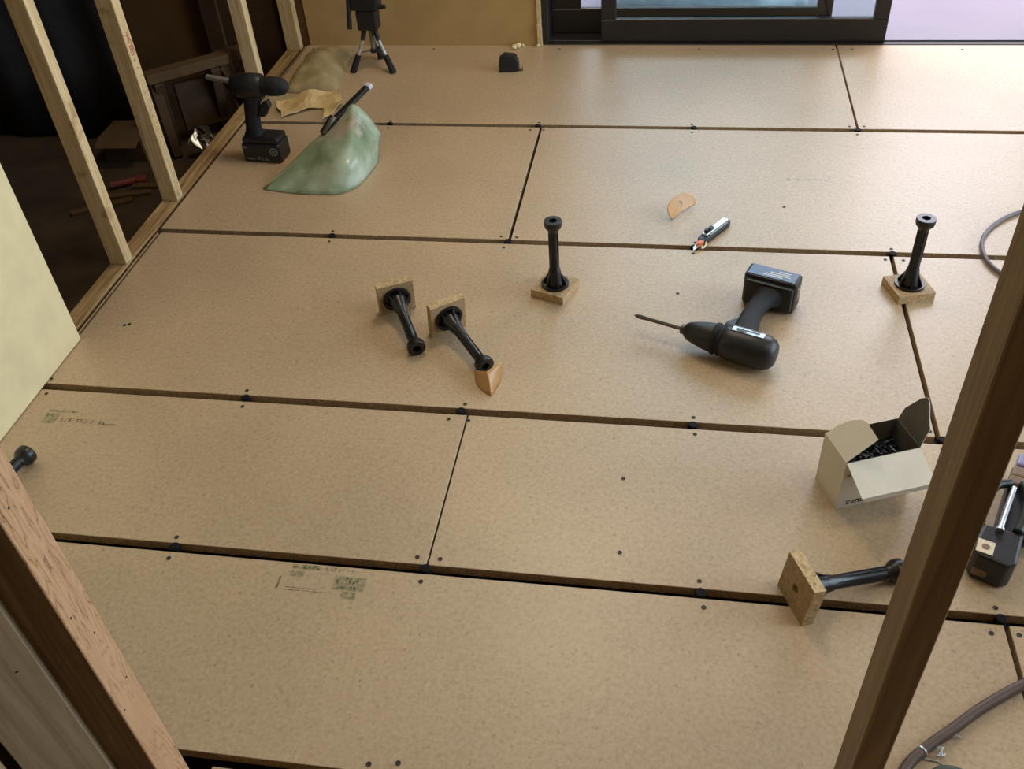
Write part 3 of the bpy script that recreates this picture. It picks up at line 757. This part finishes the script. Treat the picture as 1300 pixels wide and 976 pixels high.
# ------------------------------------------------------------------ drill standing at left
d2 = thing('impact_driver', 'black cordless drill standing upright on its battery beside the green scoop', 'power tool', (-1.165, 2.368, 0), math.radians(-4))
bm = NB(); box(bm, -.055, .062, -.036, .036, .0005, .058, .007); b2 = ob('battery', bm, M['toolblack'], d2)
bm = NB(); box(bm, -.050, .060, -.033, .033, .056, .074, .006); ob('battery_mount', bm, M['toolblack'], d2)
bm = NB(); secs = [(.07, -.022, .030, .024), (.09, -.020, .022, .019), (.13, -.014, .021, .018), (.17, -.004, .024, .020), (.20, .004, .034, .026), (.225, .008, .040, .030)]
rings = []; seg = 20
for z, cx, hx, hy in secs:
    rings.append([bm.verts.new((cx + hx * math.copysign(abs(math.cos(a)) ** .8, math.cos(a)), hy * math.copysign(abs(math.sin(a)) ** .8, math.sin(a)), z)) for a in [2 * math.pi * k / seg for k in range(seg)]])
for a, b in zip(rings, rings[1:]):
    for k in range(seg): bm.faces.new((a[k], a[(k + 1) % seg], b[(k + 1) % seg], b[k]))
bm.faces.new(rings[0][::-1]); bm.faces.new(rings[-1]); ob('grip', bm, M['rubber'], d2, auto=50)
AX2 = Matrix(((0, 0, 1, -.055), (0, 1, 0, 0), (-1, 0, 0, .218), (0, 0, 0, 1)))
bm = NB(); lathe(bm, [(0, .016), (.006, .027), (.02, .033), (.06, .0345), (.088, .033), (.096, .028)], 24, AX2); ob('motor_housing', bm, M['toolblack'], d2, auto=40)
bm = NB(); lathe(bm, [(.096, .027), (.112, .025), (.116, .027), (.14, .0255), (.158, .021), (.166, .014), (.170, .008)], 20, AX2); ob('chuck', bm, M['rubber'], d2, auto=40)
bm = NB(); prism(bm, [(.022, .165), (.046, .180), (.050, .160), (.030, .130), (.012, .128)], -.010, .010, Matrix(((1, 0, 0, 0), (0, 0, -1, 0), (0, 1, 0, 0), (0, 0, 0, 1))), bev=.003); ob('trigger', bm, M['toolblack'], d2)
bm = NB(); rod(bm, (-.05, .010, .222), (-.140, .026, .226), .0075, 12); ob('rear_rod', bm, M['silver'], d2, label='pale metal rod at the rear')
bm = NB()
lathe(bm, [(0, .0125), (.0008, .0125), (.0008, .008), (0, .008)], 20, axis_m((.044, -.0358, .036), (0, -1, 0)), cap=False)
box(bm, .040, .048, -.0366, -.0358, .033, .039)
ob('emblem', bm, M['greyprint'], b2)
bm = NB()
for x0, x1, z0, z1 in ((-.042, -.018, .010, .015), (-.008, -.0055, .008, .019), (.002, .0045, .008, .019), (.010, .026, .009, .012), (.010, .022, .015, .017), (-.053, -.038, .044, .050)):
    box(bm, x0, x1, -.0366, -.0358, z0, z1)
box(bm, -.009, .009, -.0006, .0006, -.0012, .0012, 0, T(-.0005, -.0362, .0135) @ Matrix.Rotation(math.radians(48), 4, 'Y'))
ob('battery_print', bm, M['greyprint'], b2)['kind'] = 'stuff'

# ------------------------------------------------------------------ green scoop
sc = thing('scoop', 'translucent green plastic scoop turned over with a black handle and mortar dust', 'scoop', (-0.97, 2.28, 0))
O = Vector((-0.97, 2.28, 0))
def mixrow(a, b, t, zk=1.0):
    return [tuple(p[k] + (q[k] - p[k]) * t for k in range(2)) + (max((p[2] + (q[2] - p[2]) * t) * zk, .0015),) for p, q in zip(a, b)]
U = [(-1.112, 2.186, .001), (-1.062, 2.250, .028), (-1.009, 2.338, .061), (-.958, 2.398, .092), (-.920, 2.424, .122), (-.892, 2.423, .139), (-.858, 2.432, .098), (-.832, 2.430, .045)]
RIDGE = [(-1.094, 2.21, 0.008), (-1.042, 2.26, 0.036), (-0.997, 2.322, 0.062), (-0.942, 2.251, 0.074), (-0.895, 2.217, 0.074), (-0.853, 2.221, 0.068), (-0.836, 2.311, 0.054), (-0.835, 2.428, 0.028)]
R4 = [(-1.108, 2.180, .0015), (-1.050, 2.168, .0015), (-.998, 2.161, .0015), (-.940, 2.160, .0015), (-.888, 2.164, .0015), (-.849, 2.206, .0015), (-.832, 2.274, .0015), (-.825, 2.345, .0015)]
bm = NB(); sheet(bm, [[Vector(p) - O for p in r] for r in (U, mixrow(U, RIDGE, .5, 1.03), mixrow(U, RIDGE, .88), mixrow(RIDGE, R4, .10), mixrow(RIDGE, R4, .5, 1.12), R4)], .003, sub=4)
ob('pan', bm, M['scoop'], sc, smooth=True)
h0, h1 = Vector((-.962, 2.372, .098)) - O, Vector((-.872, 2.506, .156)) - O
bm = NB(); box(bm, -.010, .010, -.006, .006, .012, (h1 - h0).length, .002, axis_m(h0, h1 - h0)); hd = ob('handle', bm, M['toolblack'], sc)
bm = NB(); box(bm, -.011, .011, -.007, .007, (h1 - h0).length - .006, (h1 - h0).length + .010, .003, axis_m(h0, h1 - h0)); ob('handle_end', bm, M['whiteprint'], hd, label='white handle end cap')
bm = NB(); lathe(bm, [(-.028, .010), (0, .012), (.02, .0135), (.03, .012)], 14, axis_m(h0, h1 - h0 + Vector((0, 0, .05)))); ob('socket', bm, M['darksteel'], sc, auto=40)

# ------------------------------------------------------------------ sack, torn cardboard, tripod, tape measure
bm = NB(); top = []; nI, nJ = 22, 12
c00, c10, c11, c01 = Vector((-1.270, 2.800, 0)), Vector((-1.088, 2.795, 0)), Vector((-1.125, 3.150, 0)), Vector((-1.275, 3.150, 0))
def sk(i, j):
    u, v = j / nJ, i / nI; p = c00.lerp(c10, u).lerp(c01.lerp(c11, u), v)
    e = (math.sin(math.pi * u) * math.sin(math.pi * v)) ** .45
    h = .045 * e * (1 + .5 * noise.noise((p.x * 12, p.y * 9, 2))) + .010 * e * noise.noise((p.x * 40, p.y * 30, 7))
    p = p + Vector((.010 * noise.noise((p.y * 14, 3, 1)), .010 * noise.noise((p.x * 20, 9, 1)), 0))
    return p, max(h, .002)
G = [[sk(i, j) for j in range(nJ + 1)] for i in range(nI + 1)]
A = [[bm.verts.new((p.x, p.y, h)) for p, h in r] for r in G]; B = [[bm.verts.new((p.x, p.y, .0005)) for p, h in r] for r in G]
for i in range(nI):
    for j in range(nJ):
        bm.faces.new((A[i][j], A[i][j + 1], A[i + 1][j + 1], A[i + 1][j])); bm.faces.new((B[i][j], B[i + 1][j], B[i + 1][j + 1], B[i][j + 1]))
for i in range(nI):
    bm.faces.new((A[i][0], A[i + 1][0], B[i + 1][0], B[i][0])); bm.faces.new((A[i][nJ], B[i][nJ], B[i + 1][nJ], A[i + 1][nJ]))
for j in range(nJ):
    bm.faces.new((A[0][j], B[0][j], B[0][j + 1], A[0][j + 1])); bm.faces.new((A[nI][j], A[nI][j + 1], B[nI][j + 1], B[nI][j]))
tag(ob('sack', bm, M['sack'], smooth=True), 'crumpled tan sack lying flat in the far left corner by the studs', 'sack')

poly = [(-1.262, 2.722), (-1.232, 2.735), (-1.198, 2.762), (-1.150, 2.785), (-1.075, 2.815), (-1.052, 2.752), (-1.033, 2.696), (-1.046, 2.665), (-1.056, 2.620), (-1.063, 2.592), (-1.075, 2.640), (-1.092, 2.684), (-1.140, 2.668), (-1.180, 2.636), (-1.206, 2.612), (-1.215, 2.640), (-1.240, 2.668)]
t = bmesh.new(); f = t.faces.new([t.verts.new((x, y, 0)) for x, y in poly])
bmesh.ops.triangulate(t, faces=[f]); bmesh.ops.subdivide_edges(t, edges=t.edges[:], cuts=2, use_grid_fill=True)
for v in t.verts: v.co.z = .010 + .016 * noise.noise((v.co.x * 16, v.co.y * 16, 4)) + .004
r = bmesh.ops.extrude_face_region(t, geom=t.faces[:])
for v in [g_ for g_ in r['geom'] if isinstance(g_, bmesh.types.BMVert)]: v.co.z += .003
zmin = min(v.co.z for v in t.verts)
for v in t.verts: v.co.z -= zmin - .0005
tag(ob('torn_cardboard', t, M['cardboard']), 'torn yellowish cardboard strip lying behind the green scoop', 'cardboard')

tp = thing('tripod', 'small black and silver tripod standing against the ochre back wall', 'tripod', (-1.003, 3.0, 0))
apex = Vector((0.0, 0.0, .165))
for fx, fy in ((-.072, -.036), (.070, -.040), (-.006, .084)):
    ft = Vector((fx, fy, 0)); dv = ft - apex
    bm = NB(); rod(bm, apex + dv * .0 + Vector((fx, fy, 0)) * .15, apex + dv * .38, .010, 10, .008); lg = ob('leg', bm, M['toolblack'], tp)
    bm = NB(); rod(bm, apex + dv * .36, apex + dv * .72, .0058, 10); ob('leg_tube', bm, M['silver'], lg)
    bm = NB(); rod(bm, apex + dv * .66, ft + Vector((0, 0, .001)), .0095, 10, .0115); ob('boot', bm, M['rubber'], lg)
    bm = NB(); rod(bm, Vector((0, 0, .062)), apex + dv * .62, .003, 8); ob('brace', bm, M['steel'], tp)
bm = NB(); rod(bm, (0, 0, .055), (0, 0, .30), .008, 12); ob('centre_column', bm, M['steel'], tp)
bm = NB(); lathe(bm, [(0, .012), (.012, .012)], 12, T(0, 0, .056)); ob('hub', bm, M['toolblack'], tp)
bm = NB(); box(bm, -.036, .032, -.026, .026, .135, .20, .006); box(bm, -.050, .045, -.030, .030, .20, .30, .008); ob('head', bm, M['toolblack'], tp)
bm = NB(); rod(bm, (-.052, -.02, .235), (-.060, -.03, .145), .008, 10); ob('pan_handle', bm, M['rubber'], tp)
bm = NB(); rod(bm, (.03, -.01, .205), (.065, -.012, .210), .007, 10); ob('lock_knob', bm, M['rubber'], tp)

tm = thing('tape_measure', 'black tape measure on the floor near the far wall corner', 'tape measure', (-.545, 2.985, 0), math.radians(8))
bm = NB(); prism(bm, [(-.032, 0), (.026, 0), (.034, .008), (.034, .030), (.022, .052), (-.012, .058), (-.030, .046), (-.034, .02)], -.016, .016, Matrix(((1, 0, 0, 0), (0, 0, -1, 0), (0, 1, 0, .0006), (0, 0, 0, 1))), bev=.004); tb = ob('case', bm, M['toolblack'], tm)
bm = NB(); box(bm, .030, .044, -.010, .010, .0008, .003); box(bm, .043, .045, -.010, .010, .0008, .012); ob('hook', bm, M['steel'], tm)
bm = NB(); lathe(bm, [(0, .018), (.002, .017)], 20, axis_m((-.002, -.0155, .030), (0, -1, 0))); ob('side_disc', bm, M['rubber'], tm)
bm = NB(); box(bm, .012, .028, -.012, .012, .044, .049, .001, Matrix.Rotation(0, 4, 'Y')); ob('lock_button', bm, M['darksteel'], tm)

# ------------------------------------------------------------------ white carton of screws
ct = thing('carton', 'open white carton of screws with its flaps up beside the right post', 'box', (.313, 1.153, .0003), math.radians(21.5))
Wd, Dp, Ht, th = .134, .076, .113, .0012
bm = NB()
box(bm, 0, Wd, 0, th, 0, Ht); box(bm, 0, Wd, Dp - th, Dp, 0, Ht); box(bm, 0, th, th, Dp - th, 0, Ht); box(bm, Wd - th, Wd, th, Dp - th, 0, Ht); box(bm, th, Wd - th, th, Dp - th, 0, th)
bm.normal_update()
for f in bm.faces:
    c = f.calc_center_median(); n_ = f.normal
    inside = (th * 0.5 < c.x < Wd - th * .5) and (th * .5 < c.y < Dp - th * .5) and c.z > th * .5
    f.material_index = 1 if inside else 0
ob('tray', bm, [M['carton'], M['cartonin']], ct)
def flap(outline, Mx, mats, label=None):
    bm = NB(); prism(bm, outline, 0, th, Mx); bm.normal_update()
    zl = (Mx.to_3x3() @ Vector((0, 0, 1)))
    for f in bm.faces: f.material_index = 1 if f.normal.dot(zl) < -.9 else 0
    return ob('flap', bm, mats, ct)
# side flap on the left leaning in over the opening (u = along hinge, v = outwards)
lean = Vector((.052, 0, .040)).normalized(); hy = Vector((0, 1, 0)); nn = hy.cross(lean)
Ml = Matrix(((hy.x, lean.x, nn.x, 0), (hy.y, lean.y, nn.y, 0), (hy.z, lean.z, nn.z, Ht), (0, 0, 0, 1)))
flap([(.002, 0), (Dp - .002, 0), (Dp - .002, .022), (Dp - .010, .048), (Dp - .022, .062), (Dp - .032, .066), (.003, .064)], Ml, [M['cartonin'], M['carton']])
lean = Vector((.016, 0, .060)).normalized(); hy = Vector((0, 1, 0)); nn = hy.cross(lean)
Mr = Matrix(((hy.x, lean.x, nn.x, Wd), (hy.y, lean.y, nn.y, 0), (hy.z, lean.z, nn.z, Ht), (0, 0, 0, 1)))
flap([(.002, 0), (Dp - .002, 0), (Dp - .004, .026), (Dp - .024, .064), (Dp - .032, .072), (.040, .074), (.032, .070), (.012, .046), (.004, .038)], Mr, [M['carton'], M['cartonin']])
hx = Vector((1, 0, 0)); lean = Vector((0, -.050, -.020)).normalized(); nn = hx.cross(lean)
Mf = Matrix(((hx.x, lean.x, nn.x, 0), (hx.y, lean.y, nn.y, 0), (hx.z, lean.z, nn.z, Ht), (0, 0, 0, 1)))
lid = flap([(.001, 0), (Wd - .001, 0), (Wd - .001, .064), (.001, .064)], Mf, [M['carton'], M['carton']])
tip = Mf @ Vector((0, .064, 0)); lean2 = Vector((0, .003, -.018)).normalized(); nn2 = hx.cross(lean2)
Mt = Matrix(((1, lean2.x, nn2.x, 0), (0, lean2.y, nn2.y, tip.y), (0, lean2.z, nn2.z, tip.z), (0, 0, 0, 1)))
bm = NB(); prism(bm, [(.001, 0), (Wd - .001, 0), (Wd - .010, .014), (.012, .014)], 0, th, Mt); ob('tuck_lip', bm, M['carton'], lid)
bm = NB()
def let(x, z, wd, ht, segs):
    S = {'l': (0, .2, 0, 1), 'r': (.8, 1, 0, 1), 't': (0, 1, .8, 1), 'm': (0, 1, .42, .58), 'b': (0, 1, 0, .2)}
    for s in segs: a, b, c, d_ = S[s]; box(bm, x + a * wd, x + b * wd, -.0005, .0001, z + c * ht, z + d_ * ht)
x = .018
for s in ('ltb', 'ltbr', 'lrt', 'tm b'.replace(' ', ''), 'ltr', 'ltm', 'lm r'.replace(' ', ''), 'ltmr', 'lr'):
    let(x, .0075, .0062, .0085, s); x += .0084
for zz, a, b in ((.082, .006, .016), (.078, .008, .020), (.0875, .010, .018)): box(bm, a, b, -.0005, .0001, zz, zz + .0015)
ob('carton_print', bm, M['toolblack'], ct)['kind'] = 'stuff'
bm = NB()
cm = T(.313, 1.153, .0003) @ Rz(math.radians(21.5))
box(bm, .003, Wd - .003, .003, Dp - .003, .002, .066, 0, cm)
for k in range(260):
    p = cm @ Vector((random.uniform(.014, Wd - .014), random.uniform(.012, Dp - .012), .068 + random.uniform(0, .012)))
    a, e = random.uniform(0, 6.28), random.uniform(-.35, .35); L = .016
    dv = Vector((math.cos(a) * math.cos(e), math.sin(a) * math.cos(e), math.sin(e)))
    q = cm.inverted() @ (p + dv * L)
    if not (.006 < q.x < Wd - .006 and .006 < q.y < Dp - .006): dv = -dv
    rod(bm, p, p + dv * L, .0011, 5, .0006); lathe(bm, [(0, .0024), (.0012, .0012)], 6, axis_m(p, dv))
sp = ob('screw_pile', bm, M['screw']); sp['kind'] = 'stuff'
tag(sp, 'dark pile of loose steel screws filling the open white carton', 'screws')

# ------------------------------------------------------------------ nailer behind the right post
ng = thing('nail_gun', 'black nail gun with a chrome rod and square pale sticker lying behind the right post', 'power tool', (.535, 1.030, 0), math.atan2(.927, .375))
# local x = along the tool (away from the camera), local -y = to the right
bm = NB(); prism(bm, [(-.012, .026), (.004, .036), (.058, .030), (.062, -.030), (-.004, -.030), (-.016, -.018)], .0006, .058, bev=.005); ft = ob('foot', bm, M['toolblack'], ng)
bm = NB(); box(bm, -.006, .022, .006, .031, .0575, .059, .0004); ob('sticker', bm, M['cream'], ft, label='square cream sticker'); 
bm = NB(); lathe(bm, [(0, .006), (.0006, .006)], 14, T(.008, .018, .0589)); ob('sticker_mark', bm, M['tan'], ft)
bm = NB(); box(bm, -.014, -.002, -.006, .026, .010, .028, .003); ob('foot_edge', bm, M['tan'], ft)
bm = NB(); box(bm, .058, .190, -.026, .012, .0006, .052, .008); bd = ob('body', bm, M['toolblack'], ng)
bm = NB(); rod(bm, (.052, .006, .062), (.150, .002, .066), .0042, 12); lathe(bm, [(0, .0065), (.006, .0065)], 12, axis_m((.048, .006, .062), (1, 0, 0))); ob('rod', bm, M['foil'], ng, label='bright chrome rod')
bm = NB(); tube(bm, [(.062, .034, .045), (.085, .036, .056), (.12, .034, .060), (.15, .026, .060), (.168, .008, .056)], .0075, 12); ob('guard', bm, M['toolblack'], ng, smooth=True)
bm = NB(); tube(bm, [(.062, -.020, .055), (.10, -.024, .064), (.14, -.022, .066), (.168, -.010, .062)], .008, 12); ob('side_guard', bm, M['toolblack'], ng, smooth=True)
bm = NB(); box(bm, .165, .185, -.018, .014, .05, .062, .004); ob('band', bm, M['tan'], ng)
bm = NB(); box(bm, .186, .214, -.028, .012, .004, .060, .006); ob('rear_grip', bm, M['tan'], ng)
bm = NB(); box(bm, .215, .245, -.035, .008, .006, .062, .005); ob('end_cap', bm, M['lavender'], ng)
bm = NB(); tube(bm, [(.075, -.026, .03), (.09, -.055, .035), (.13, -.085, .035), (.18, -.11, .03)], .014, 12); ob('handle', bm, M['toolblack'], ng, smooth=True)

# ------------------------------------------------------------------ cables and hose
bm = NB(); tube(bm, [(1.25, 2.215, .006), (1.0, 2.215, .006), (.852, 2.162, .006), (.777, 2.104, .006), (.730, 2.030, .006), (.719, 1.955, .006), (.735, 1.897, .006), (.780, 1.850, .006), (.90, 1.80, .006), (1.15, 1.78, .006)], .0048, 10)
tag(ob('power_cable', bm, M['cablegrey'], smooth=True), 'thin grey cable curving over the floor near the right edge', 'cable')
hs = thing('hose', 'thick brown hose arching across the lower right corner', 'hose', (.45, .76, 0))
O2 = Vector((.45, .76, 0))
bm = NB(); tube(bm, [Vector(p) - O2 for p in ((.72, .91, .0085), (.62, .876, .0085), (.542, .834, .0085), (.505, .810, .0085), (.468, .783, .0085), (.431, .752, .0085), (.395, .723, .0085), (.361, .690, .0085), (.345, .655, .0085), (.335, .61, .0085))], .0078, 14)
ob('tube', bm, M['hosebrown'], hs, smooth=True)
bm = NB()
lathe(bm, [(-.0012, .0084), (.0012, .0084)], 14, axis_m(Vector((.384, .713, .0085)) - O2, (.75, .66, 0)))
tube(bm, [Vector(p) - O2 for p in ((.386, .706, .004), (.394, .705, .0025), (.404, .704, .0015), (.410, .700, .0015))], .0010, 6)
ob('wire_tie', bm, M['silver'], hs)
bm = NB()
for cx, cy, n_ in ((.408, .716, 5), (.436, .748, 4)):
    for k in range(n_):
        c = Vector((cx, cy, .006)); vs = [c + Vector((random.uniform(-.009, .009), random.uniform(-.009, .009), random.uniform(-.004, .007))) for _ in range(4)]
        b_ = [bm.verts.new(v) for v in vs]; bm.faces.new(b_[:3]); bm.faces.new((b_[1], b_[3], b_[2]))
tag(ob('plastic_bits', bm, M['whiteprint']), 'torn bits of clear plastic film beside the brown hose', 'plastic scrap')['kind'] = 'stuff'
bm = NB(); tube(bm, [(.385, .672, .009), (.405, .684, .012), (.43, .682, .010), (.46, .660, .009)], .009, 10)
tag(ob('rubber_strip', bm, M['greenthing'], smooth=True), 'dark green rubber piece under the hose at the bottom edge', 'rubber')
